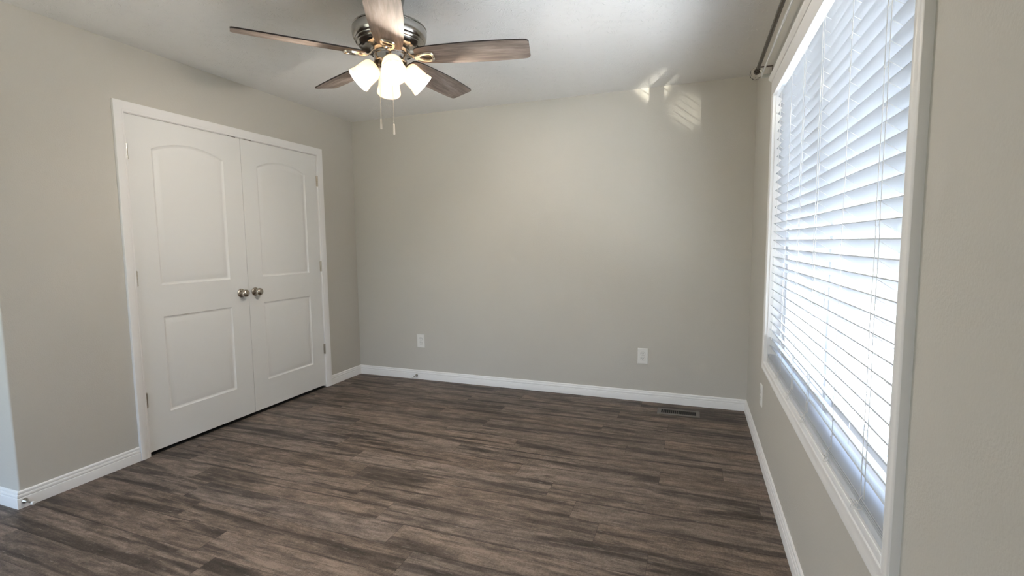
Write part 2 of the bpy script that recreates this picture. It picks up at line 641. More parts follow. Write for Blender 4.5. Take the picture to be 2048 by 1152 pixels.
def baseboard(name, fn, s0, s1, m0, m1, label=None):
    """fn(s, t, z) -> point ; mitre slopes m0, m1 along the run per unit of thickness"""
    bm = bmesh.new()
    loft_paths(bm, [[fn(s0 + m0 * t, t, z), fn(s1 + m1 * t, t, z)] for t, z in BB])
    return structure(link(name, bm, M['white_paint'], smooth=35), label)
baseboard('baseboard_back', lambda s, t, z: (s, -t, z), 0, W, 1, -1)
baseboard('baseboard_right', lambda s, t, z: (W - t, s, z), YN, 0, 0, -1)
baseboard('baseboard_left', lambda s, t, z: (t, s, z), -0.4364, 0, 0, -1)
baseboard('baseboard_left_near', lambda s, t, z: (t, s, z), YL, -2.0955, -1, 0)
baseboard('baseboard_alcove', lambda s, t, z: (s, YL - t, z), XA, 0, 0, 1)

# ------------------------------------------------------------------ setting: closet casing, jambs
CAS = [(0, 0), (0, 0.009), (0.004, 0.0115), (0.010, 0.0125), (0.012, 0.0115), (0.0145, 0.013), (0.022, 0.0145), (0.030, 0.0165), (0.046, 0.018), (0.0565, 0.018), (0.0585, 0.016), (0.0585, 0)]
bm = bmesh.new()
cy0, cy1, cz = DY0 + 0.002, DY1 - 0.002, DZ - 0.0005
loft_paths(bm, [[(b, cy0 - a, 0), (b, cy0 - a, cz + a), (b, cy1 + a, cz + a), (b, cy1 + a, 0)] for a, b in CAS])
structure(link('trim_1', bm, M['white_paint'], smooth=35), 'white casing around the closet doors')
bm = bmesh.new()
box(bm, -0.0995, -0.0005, DY0, DY0 + 0.0035, 0, DZ)
box(bm, -0.0995, -0.0005, DY1 - 0.0035, DY1, 0, DZ)
box(bm, -0.0995, -0.0005, DY0 + 0.0035, DY1 - 0.0035, DZ - 0.003, DZ)
box(bm, -0.07, -0.04, DY0 + 0.0035, DY1 - 0.0035, DZ - 0.014, DZ - 0.003)
structure(link('trim_2', bm, M['white_paint']), 'closet door jamb')

# ------------------------------------------------------------------ closet doors
def panel_outline(y0, y1, z0, z1, rise, inset):
    """closed outline of a door panel, inset inwards; arched top when rise > 0"""
    y0, y1, z0 = y0 + inset, y1 - inset, z0 + inset
    pts = [(y0, z0), (y1, z0)]
    n = 20
    if rise <= 0:
        pts += [(y1, z1 - inset), (y0, z1 - inset)]
    else:
        w = (y1 - y0) / 2 + inset
        R = (w * w + rise * rise) / (2 * rise)
        zc = z1 + rise - R
        yc = (y0 + y1) / 2
        Ri = R - inset
        a = math.asin((w - inset) / Ri)
        for k in range(n + 1):
            t = a - 2 * a * k / n
            pts.append((yc + Ri * math.sin(t), zc + Ri * math.cos(t)))
    return pts

def build_door(name, y0, y1, panel_y, knob_y, hinge_side, label):
    z0, z1 = 0.022, DZ - 0.0055
    th = 0.035
    root = empty(name, (-0.002, (y0 + y1) / 2, z0))
    oy = (y0 + y1) / 2
    def P(y, z, x):
        return (x, y - oy, z - z0)
    bm = bmesh.new()
    prof = [(0.0, 0.0), (0.004, -0.0035), (0.010, -0.0075), (0.016, -0.0085), (0.030, -0.0045), (0.044, -0.0022), (0.048, -0.002)]
    outer = [bm.verts.new(P(y, z, 0)) for y, z in ((y0, z0), (y1, z0), (y1, z1), (y0, z1))]
    edges = [bm.edges.new((outer[i], outer[(i + 1) % 4])) for i in range(4)]
    for pz0, pz1, rise in ((0.240, 0.842, 0.0), (1.040, 1.868, 0.057)):
        loops = []
        for ins, dep in prof:
            loops.append([bm.verts.new(P(y, z, dep)) for y, z in panel_outline(panel_y[0], panel_y[1], pz0, pz1, rise, ins)])
        n = len(loops[0])
        edges += [bm.edges.new((loops[0][i], loops[0][(i + 1) % n])) for i in range(n)]
        for a, b in zip(loops[:-1], loops[1:]):
            for i in range(n):
                j = (i + 1) % n
                bm.faces.new((a[i], a[j], b[j], b[i]))
        bm.faces.new(loops[-1])
    bmesh.ops.triangle_fill(bm, use_beauty=True, use_dissolve=False, edges=edges)
    back = [bm.verts.new(P(y, z, -th)) for y, z in ((y0, z0), (y1, z0), (y1, z1), (y0, z1))]
    bm.faces.new(back)
    for i in range(4):
        j = (i + 1) % 4
        bm.faces.new((outer[i], outer[j], back[j], back[i]))
    leaf = link('door_leaf', bm, M['door_paint'], root, smooth=25)
    # knob
    kz = 0.934
    mt = Matrix.Translation((0, knob_y - oy, kz - z0)) @ Matrix.Rotation(PI / 2, 4, 'Y')
    bm = bmesh.new()
    lathe(bm, [(0, 0.0), (0.0315, 0.0), (0.0315, 0.003), (0.029, 0.0065), (0.020, 0.009), (0.0125, 0.0105), (0.0105, 0.016), (0.0105, 0.024),
               (0.014, 0.0275), (0.021, 0.031), (0.0262, 0.037), (0.0280, 0.044), (0.0270, 0.051), (0.0225, 0.0575), (0.014, 0.062), (0.006, 0.0635), (0, 0.0638)], 40, mt)
    kn = link('door_knob', bm, M['satin'], root, smooth=40)
    kn['label'] = 'round satin nickel door knob'
    # hinges
    hy = y0 if hinge_side < 0 else y1
    for hz in (1.830, 1.090, 0.350):
        bm = bmesh.new()
        yk = hy - oy + hinge_side * 0.0015
        for k in range(5):
            tube(bm, [(0.0058, yk, hz - z0 - 0.044 + k * 0.0176 + 0.0004), (0.0058, yk, hz - z0 - 0.044 + (k + 1) * 0.0176 - 0.0004)], 0.0068, 12)
        tube(bm, [(0.0058, yk, hz - z0 - 0.047), (0.0058, yk, hz - z0 + 0.047)], 0.0038, 10)
        hg = link('hinge', bm, M['hinge'], root, smooth=40)
        bm = bmesh.new()
        box(bm, 0.0008, 0.0022, yk - 0.010, yk + 0.010, hz - z0 - 0.044, hz - z0 + 0.044)
        link('hinge_leaf', bm, M['hinge'], hg)
    # ball catch plate on the top edge next to the gap
    bm = bmesh.new()
    cyq = (y1 - 0.065) if hinge_side < 0 else (y0 + 0.065)
    box(bm, -0.028, 0.0015, cyq - oy - 0.03, cyq - oy + 0.03, z1 - z0, z1 - z0 + 0.0042)
    link('door_catch', bm, M['dark_bronze'], root)
    structure(root, label)
    root['category'] = 'door'
    return root
GAPY = -1.2575
build_door('door_1', DY0 + 0.0055, GAPY - 0.0015, (-1.890, -1.404), -1.322, -1, 'white arch-panel closet door on the left with knob at its right edge')
build_door('door_2', GAPY + 0.0015, DY1 - 0.0055, (-1.1235, -0.637), -1.2005, 1, 'white arch-panel closet door on the right with knob at its left edge')

# ------------------------------------------------------------------ window casing
WC = [(0.0, 0.0), (0.0, 0.0135), (0.003, 0.0165), (0.007, 0.0172), (0.010, 0.0150), (0.013, 0.0142), (0.030, 0.0155), (0.034, 0.0178), (0.040, 0.0190), (0.045, 0.0185), (0.0475, 0.0165), (0.0475, 0.0)]
bm = bmesh.new()
loft_paths(bm, [[(W - b, WY1 + a, ZFR - 0.0005), (W - b, WY1 + a, WZ0 - a), (W - b, WY0 - a, WZ0 - a), (W - b, WY0 - a, ZFR - 0.0005)] for a, b in WC])
structure(link('trim_3', bm, M['white_paint'], smooth=35), 'white casing on the sides and foot of the window')
bm = bmesh.new()
box(bm, W - 0.0188, W, WY0 - 0.0475, WY1 + 0.0475, ZFR, 2.128, 0.0012)
CAPP = [(0, 2.1282), (0.022, 2.1282), (0.0235, 2.131), (0.026, 2.136), (0.031, 2.141), (0.0335, 2.146), (0.0335, 2.153), (0.031, 2.156), (0, 2.156)]
loft_paths(bm, [[(W - a, WY0 - 0.0475 - max(a - 0.019, 0), z), (W - a, WY1 + 0.0475 + max(a - 0.019, 0), z)] for a, z in CAPP])
structure(link('trim_4', bm, M['white_paint'], smooth=35), 'white head board with cap moulding over the window')
# jamb lining of the opening
bm = bmesh.new()
JX = W + 0.135
box(bm, W - 0.0005, JX, WY0, WY0 + 0.006, WZ0, WZ1)
box(bm, W - 0.0005, JX, WY1 - 0.006, WY1, WZ0, WZ1)
box(bm, W - 0.0005, JX, WY0 + 0.006, WY1 - 0.006, WZ1 - 0.006, WZ1)
box(bm, W - 0.0005, JX, WY0 + 0.006, WY1 - 0.006, WZ0 - 0.001, WZ0 + 0.003)
structure(link('trim_5', bm, M['white_paint']), 'white window jamb lining')

# ------------------------------------------------------------------ window_1: vinyl slider with two sashes
def frame_ring(bm, x0, x1, y0, y1, z0, z1, w, bev=0.002):
    box(bm, x0, x1, y0, y1, z0, z0 + w, bev)
    box(bm, x0, x1, y0, y1, z1 - w, z1, bev)
    box(bm, x0, x1, y0, y0 + w, z0 + w, z1 - w, bev)
    box(bm, x0, x1, y1 - w, y1, z0 + w, z1 - w, bev)
win = empty('window_1', (W + 0.1, (WY0 + WY1) / 2, WZ0))
structure(win, 'white vinyl sliding window behind the blind')
wo_ = Vector((W + 0.1, (WY0 + WY1) / 2, WZ0))
def wlink(name, bm, mat, **k):
    bmesh.ops.translate(bm, verts=bm.verts, vec=-wo_)
    return link(name, bm, mat, win, **k)
ya, yb, za, zb = WY0 + 0.006, WY1 - 0.006, WZ0 + 0.003, WZ1 - 0.006
bm = bmesh.new()
frame_ring(bm, W + 0.066, W + 0.132, ya, yb, za, zb, 0.032)
for k in range(3):
    box(bm, W + 0.066, W + 0.069, ya + 0.03, yb - 0.03, za + 0.034 + 0.0, za + 0.038 + 0.0)
box(bm, W + 0.098, W + 0.101, ya + 0.03, yb - 0.03, za + 0.03, za + 0.046)
wlink('window_frame', bm, M['vinyl'])
ymid = (ya + yb) / 2
for nm, xa, xb, y0_, y1_ in (('sash', W + 0.0725, W + 0.0965, ymid - 0.03, yb - 0.034), ('sash', W + 0.1025, W + 0.1265, ya + 0.034, ymid + 0.03)):
    bm = bmesh.new()
    frame_ring(bm, xa, xb, y0_, y1_, za + 0.047, zb - 0.034, 0.042)
    sash = wlink(nm, bm, M['vinyl'])
    bm = bmesh.new()
    xm = (xa + xb) / 2
    box(bm, xm - 0.002, xm + 0.002, y0_ + 0.04, y1_ - 0.04, za + 0.087, zb - 0.074)
    bmesh.ops.translate(bm, verts=bm.verts, vec=-wo_)
    link('window_pane', bm, M['glass'], sash)
bm = bmesh.new()
box(bm, W + 0.060, W + 0.0725, ymid - 0.02, ymid + 0.005, 1.02, 1.09, 0.002)
wlink('sash_lock', bm, M['vinyl'])

# fill_window: added unseen behind the camera to let in fill daylight
w2 = empty('fill_window', ((NX0 + NX1) / 2, YN - 0.06, NZ0))
structure(w2)
o2 = Vector(w2.location)
bm = bmesh.new()
for a, b_, c, d in ((NX0, NX1, NZ0, NZ0 + 0.05), (NX0, NX1, NZ1 - 0.05, NZ1), (NX0, NX0 + 0.05, NZ0 + 0.05, NZ1 - 0.05), (NX1 - 0.05, NX1, NZ0 + 0.05, NZ1 - 0.05), ((NX0 + NX1) / 2 - 0.03, (NX0 + NX1) / 2 + 0.03, NZ0 + 0.05, NZ1 - 0.05)):
    box(bm, a, b_, YN - 0.09, YN - 0.03, c, d)
bmesh.ops.translate(bm, verts=bm.verts, vec=-o2)
link('window_frame', bm, M['vinyl'], w2)
bm = bmesh.new()
box(bm, NX0 + 0.04, NX1 - 0.04, YN - 0.062, YN - 0.058, NZ0 + 0.04, NZ1 - 0.04)
bmesh.ops.translate(bm, verts=bm.verts, vec=-o2)
link('window_pane', bm, M['glass'], w2)

# ------------------------------------------------------------------ window blind
def build_blind():
    YB0, YB1 = WY0 + 0.013, WY1 - 0.013
    yc = (YB0 + YB1) / 2
    L = YB1 - YB0
    root = empty('window_blind', (W, yc, WZ1 - 0.006))
    tag(root, 'white horizontal slat blind hanging in the window with tilted slats', 'blind')
    zo = WZ1 - 0.006
    XE = 0.010          # room-side edge of the slats behind the wall face
    TILT = math.radians(38)
    SW, ST = 0.050, 0.0034
    # head rail: u-channel
    bm = bmesh.new()
    prof = [(0.016, -0.001), (0.066, -0.001), (0.066, -0.046), (0.063, -0.046), (0.063, -0.004), (0.019, -0.004), (0.019, -0.043), (0.022, -0.043), (0.022, -0.046), (0.016, -0.046)]
    prism(bm, prof, 'y', -L / 2, L / 2)
    box(bm, 0.0195, 0.0625, -L / 2 + 0.002, L / 2 - 0.002, -0.0445, -0.0435)
    link('head_rail', bm, M['slat'], root)
    bm = bmesh.new()
    prism(bm, [(0.0012, -0.002), (0.0012, -0.0440), (0.0018, -0.0446), (0.0046, -0.0446), (0.0052, -0.0440), (0.0052, -0.002)], 'y', -L / 2 - 0.004, L / 2 + 0.004)
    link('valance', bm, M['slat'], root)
    # slats
    pitch = 0.0445
    zs = []
    k = -13
    while True:
        z_edge = 1.278 + pitch * k
        if z_edge > 2.05:
            break
        zs.append(z_edge)
        k += 1
    bm = bmesh.new()
    nseg = 6
    prof = []
    for i in range(nseg + 1):
        t = -SW / 2 + SW * i / nseg
        prof.append((t, 0.0012 * (1 - (2 * t / SW) ** 2) + ST / 2))
    for i in range(nseg, -1, -1):
        t = -SW / 2 + SW * i / nseg
        prof.append((t, 0.0012 * (1 - (2 * t / SW) ** 2) - ST / 2))
    prism(bm, prof, 'y', -L / 2, L / 2)
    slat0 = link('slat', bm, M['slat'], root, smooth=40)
    cx = XE + SW / 2 * math.cos(TILT)
    for i, ze in enumerate(zs):
        o = slat0 if i == 0 else slat0.copy()
        if i:
            COL.objects.link(o)
            o.parent = root
        tt = TILT + math.radians(random.uniform(-0.6, 0.6))
        o.location = (cx, 0, ze - SW / 2 * math.sin(TILT) - zo)
        o.rotation_euler = (0, tt, 0)
    # stacked slats on the bottom rail
    zr0 = WZ0 + 0.0035
    for i, (dz, tl) in enumerate(((0.0235, 1), (0.0285, 3), (0.0340, 6), (0.041, 11))):
        o = slat0.copy()
        COL.objects.link(o)
        o.parent = root
        tl = math.radians(tl)
        o.location = (0.004 + SW / 2, 0, zr0 + dz - zo)
        o.rotation_euler = (0, tl * 0.35, 0)
    # bottom rail with rounded ends
    bm = bmesh.new()
    box(bm, 0.003, 0.055, -L / 2 + 0.001, L / 2 - 0.001, zr0 - zo, zr0 + 0.019 - zo, 0.0055, seg=3)
    link('bottom_rail', bm, M['slat'], root, smooth=40)
    # ladder cords with rungs
    for n, (yl, pair) in enumerate(((-1.055, False), (-1.368, False), (-1.675, True), (-1.975, True), (-2.306, False), (-2.612, True))):
        bm = bmesh.new()
        y = yl - yc
        ztop, zbot = -0.045, zr0 + 0.03 - zo
        fr = [(XE - 0.0015, y), ]
        if pair:
            fr.append((XE - 0.0030, y + 0.0215))
        bkx = XE + SW * math.cos(TILT) + 0.0018
        for (x, yy) in fr + [(bkx, y)]:
            pts = []
            nn = 14
            for i in range(nn + 1):
                pts.append((x + 0.0006 * math.sin(i * 1.9 + n), yy + 0.0012 * math.sin(i * 2.3 + n), ztop + (zbot - ztop) * i / nn))
            tube(bm, pts, 0.0011, 6)
        for ze in zs:
            zz = ze - zo
            tube(bm, [(XE - 0.0015, y, zz - 0.004), (bkx, y, zz - SW * math.sin(TILT) - 0.004)], 0.0008, 5)
            if pair and random.random() < 0.4:
                tube(bm, [(XE - 0.003, y, zz - 0.012), (XE - 0.0055, y + 0.011, zz - 0.016), (XE - 0.004, y + 0.0215, zz - 0.012)], 0.0008, 5)
            elif not pair and random.random() < 0.33:
                tube(bm, [(XE - 0.002, y, zz - 0.010), (XE - 0.004, y + 0.006, zz - 0.013), (XE - 0.0035, y + 0.004, zz - 0.020), (XE - 0.002, y, zz - 0.019)], 0.0008, 5)
        link('ladder_cord', bm, M['cord'], root, smooth=60)
        # slack loops of cord bunched in front of the stacked slats
        bm = bmesh.new()
        rnd = random.Random(n + 3)
        for q in range(3):
            pts = []
            c = Vector((-0.004 - 0.003 * q, y + rnd.uniform(-0.012, 0.022), zr0 + 0.030 - zo - q * 0.006))
            ra, rb = rnd.uniform(0.010, 0.017), rnd.uniform(0.008, 0.014)
            for i in range(15):
                a = 2 * PI * i / 14 * 0.93 + q
                pts.append(c + Vector((0.004 * math.cos(a * 2), ra * math.cos(a), rb * math.sin(a))))
            tube(bm, pts, 0.0010, 6)
        tube(bm, [(0.0062, y, zr0 + 0.055 - zo), (0.0, y + 0.004, zr0 + 0.040 - zo), (-0.004, y + 0.006, zr0 + 0.026 - zo)], 0.0010, 6)
        link('cord_loop', bm, M['cord'], root, smooth=60)
build_blind()

# ------------------------------------------------------------------ curtain rods
def build_rods():
    x, z, y0, y1 = 3.410, 2.246, -0.742, -3.05
    root = empty('curtain_rod', (x, y0, z))
    tag(root, 'dark pewter curtain rod with glass ball finial above the window', 'curtain rod')
    def T(p):
        return (p[0] - x, p[1] - y0, p[2] - z)
    bm = bmesh.new()
    tube(bm, [T((x, y0, z)), T((x, -1.9, z))], 0.0098, 16)
    tube(bm, [T((x, -1.85, z)), T((x, y1, z))], 0.0080, 16)
    link('rod', bm, M['pewter'], root, smooth=50)
    for sgn, ye in ((1, y0), (-1, y1)):
        mt = Matrix.Translation(T((x, ye, z))) @ Matrix.Rotation(-PI / 2 * sgn, 4, 'X')
        bm = bmesh.new()
        lathe(bm, [(0, 0), (0.0115, 0), (0.0155, 0.001), (0.0155, 0.004), (0.0115, 0.006), (0.011, 0.009), (0.0165, 0.011), (0.0165, 0.014), (0.012, 0.017), (0, 0.018)], 24, mt)
        fc = link('finial_collar', bm, M['pewter'], root, smooth=40)
        bm = bmesh.new()
        bmesh.ops.create_icosphere(bm, subdivisions=2, radius=0.0355)
        bmesh.ops.translate(bm, verts=bm.verts, vec=Vector(T((x, ye + sgn * 0.0475, z))))
        fb = link('finial_ball', bm, M['crystal'], root)
        fb['label'] = 'faceted clear glass ball'
        # metal core seen through the glass
        bm = bmesh.new()
        bmesh.ops.create_uvsphere(bm, u_segments=16, v_segments=10, radius=0.011)
        bmesh.ops.translate(bm, verts=bm.verts, vec=Vector(T((x, ye + sgn * 0.026, z))))
        link('finial_core', bm, M['pewter'], fb, smooth=60)
    for yb_ in (-0.785, -2.99):
        bm = bmesh.new()
        box(bm, *[v for v in (x - x - 0.004, W - x, yb_ - y0 - 0.004, yb_ - y0 + 0.004, 0.004, 0.010)])
        box(bm, W - x - 0.0035, W - x, yb_ - y0 - 0.007, yb_ - y0 + 0.007, -0.040, 0.010)
        lathe(bm, [(0.0099, -0.004), (0.0125, -0.004), (0.0125, 0.004), (0.0099, 0.004)], 20, Matrix.Translation((0, yb_ - y0, 0)) @ Matrix.Rotation(PI / 2, 4, 'X'), close=True)
        link('rod_bracket', bm, M['dark_bronze'], root)
    # flat white sash rod in front of the head board
    xw, zw, ya_, yb2 = 3.433, 2.211, -0.757, -3.015
    r2 = empty('sash_rod', (xw, ya_, zw))
    tag(r2, 'flat white curtain rod with returns running under the dark rod', 'curtain rod')
    bm = bmesh.new()
    hh = 0.0105
    # rounded front profile, swept along the run and back to the wall at each end
    prof = [(-0.0035, -hh), (-0.0052, -hh * 0.6), (-0.0055, 0.0), (-0.0052, hh * 0.6), (-0.0035, hh), (0.0, hh), (0.0, -hh)]
    paths = []
    for p, zz in prof:
        rc = 0.016
        path = [(W - xw, -p * -1 * 0 + (-p) * 1.0, zz)]
        path = []
        path.append((W - xw - 0.001, 0 - p, zz))
        for k in range(7):
            a = PI / 2 * k / 6
            path.append((rc - (rc - p) * math.sin(a) if True else 0, -rc + (rc - p) * math.cos(a), zz))
        Lr = yb2 - ya_
        for k in range(7):
            a = PI / 2 * k / 6
            path.append((rc - (rc - p) * math.cos(a), Lr + rc - (rc - p) * math.sin(a), zz))
        path.append((W - xw - 0.001, Lr + p, zz))
        paths.append(path)
    loft_paths(bm, paths)
    link('rod', bm, M['rod_white'], r2, smooth=45)
    for yy in (0.0, yb2 - ya_):
        bm = bmesh.new()
        box(bm, W - xw - 0.002, W - xw, yy - 0.012, yy + 0.012, -0.014, 0.014, 0.0007)
        box(bm, W - xw - 0.022, W - xw - 0.001, yy - 0.0075 * (1 if yy == 0 else -1) - 0.001, yy - 0.0075 * (1 if yy == 0 else -1) + 0.001, -0.009, 0.009)
        link('rod_bracket', bm, M['rod_white'], r2)
build_rods()

# ------------------------------------------------------------------ outlets
def build_outlet(label, loc, rotz):
    root = empty('wall_outlet', loc, (0, 0, rotz))
    tag(root, label, 'outlet', 'white duplex wall outlets')
    # local: plate in XZ plane, front towards -Y
    bm = bmesh.new()
    vs = box(bm, -0.0405, 0.0405, -0.0055, 0, -0.0635, 0.0635)
    for v in vs:
        if v.co.y < -0.003:
            v.co.x *= 0.945
            v.co.z *= 0.965
    es = [e for e in bm.edges if all(v.co.y < -0.003 for v in e.verts)]
    bmesh.ops.bevel(bm, geom=es, offset=0.0015, segments=2, affect='EDGES')
    link('cover_plate', bm, M['plastic'], root, smooth=40)
    for s in (-1, 1):
        zc = s * 0.0195
        bm = bmesh.new()
        pts = []
        for k in range(28):
            a = 2 * PI * k / 28
            pts.append((0.0172 * math.cos(a), zc + max(-0.0142, min(0.0142, 0.0172 * math.sin(a)))))
        prism(bm, pts, 'y', -0.0072, -0.0050)
        rc = link('receptacle', bm, M['plastic'], root)
        bm = bmesh.new()
        box(bm, -0.0075, -0.0055, -0.0076, -0.0070, zc + 0.0005, zc + 0.0090)
        box(bm, 0.0055, 0.0075, -0.0076, -0.0070, zc + 0.0015, zc + 0.0080)
        pts = [(0.0026 * math.cos(2 * PI * k / 14), zc - 0.0075 + 0.0030 * math.sin(2 * PI * k / 14)) for k in range(14)]
        prism(bm, pts, 'y', -0.0076, -0.0070)
        link('slot', bm, M['black'], rc)
        # flat dark ring painted in as shadow around the receptacle
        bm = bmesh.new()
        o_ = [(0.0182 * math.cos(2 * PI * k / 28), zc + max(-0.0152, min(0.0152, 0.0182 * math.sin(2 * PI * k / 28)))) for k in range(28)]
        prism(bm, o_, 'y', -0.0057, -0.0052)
        link('groove_shade', bm, M['register'], rc)
    bm = bmesh.new()
    lathe(bm, [(0, 0), (0.0032, 0), (0.0030, 0.0008), (0, 0.0012)], 14, Matrix.Translation((0, -0.0055, 0)) @ Matrix.Rotation(PI / 2, 4, 'X'))
    link('screw', bm, M['plastic'], root)
build_outlet('white duplex outlet at the left of the back wall, above the doorstop', (0.6965, 0, 0.3665), 0)
build_outlet('white duplex outlet at the right of the back wall, left of the floor register', (2.727, 0, 0.3655), 0)
build_outlet('white duplex outlet under the window, seen edge-on', (W, -0.81, 0.3665), -PI / 2)

# ------------------------------------------------------------------ door stops
def build_stop(label, loc, direction, length):
    q = Vector(direction).to_track_quat('Z', 'Y')
    root = empty('door_stop', loc, q.to_euler())
    tag(root, label, 'doorstop', 'nickel baseboard doorstops')
    bm = bmesh.new()
    lathe(bm, [(0, 0), (0.0135, 0), (0.0135, 0.003), (0.0115, 0.007), (0.0075, 0.012), (0.005, 0.018), (0.0042, 0.030), (0.0042, length), (0, length)], 24)
    link('stem', bm, M['nickel'], root, smooth=40)
    bm = bmesh.new()
    lathe(bm, [(0, length - 0.002), (0.0065, length - 0.002), (0.0085, length + 0.001), (0.0085, length + 0.009), (0.0065, length + 0.013), (0, length + 0.0135)], 20)
    t = link('bumper', bm, M['rubber'], root, smooth=40)
    t['label'] = 'white rubber tip'
build_stop('nickel doorstop on the left baseboard by the outside corner', (0.0142, -2.642, 0.0335), (1, 0.06, -0.05), 0.055)
build_stop('nickel doorstop on the back baseboard below the left outlet', (0.648, -0.0142, 0.036), (-0.08, -1, -0.05), 0.060)

# ------------------------------------------------------------------ floor register
def build_register():
    cx, cy = 3.008, -0.206
    root = empty('floor_register', (cx, cy, 0.0))
    tag(root, 'taupe metal floor register with black slots by the back baseboard', 'floor vent')
    hx, hy, sx, sy = 0.150, 0.068, 0.123, 0.040
    bm = bmesh.new()
    outer = [(-hx, -hy), (hx, -hy), (hx, hy), (-hx, hy)]
    inner = [(-sx, -sy), (sx, -sy), (sx, sy), (-sx, sy)]
    A = [bm.verts.new((x, y, 0.0006)) for x, y in outer]
    B = [bm.verts.new((x * 0.975, y * 0.945, 0.0045)) for x, y in outer]
    C_ = [bm.verts.new((x, y, 0.0045)) for x, y in inner]
    D = [bm.verts.new((x, y, 0.0008)) for x, y in inner]
    for P_, Q in ((A, B), (B, C_), (C_, D)):
        for i in range(4):
            j = (i + 1) % 4
            bm.faces.new((P_[i], P_[j], Q[j], Q[i]))
    link('register_frame', bm, M['register'], root)
    bm = bmesh.new()
    box(bm, -sx, sx, -sy, sy, 0.0004, 0.0010)
    link('duct', bm, M['black'], root)
    n = 17
    lv = None
    for i in range(n):
        x = -sx + 2 * sx * (i + 1) / (n + 1)
        if lv is None:
            bm = bmesh.new()
            box(bm, -0.0012, 0.0012, -sy, sy, 0.0010, 0.0036)
            lv = link('louver', bm, M['register'], root)
            o = lv
        else:
            o = lv.copy()
            COL.objects.link(o)
            o.parent = root
        o.location = (x, 0, 0)
build_register()

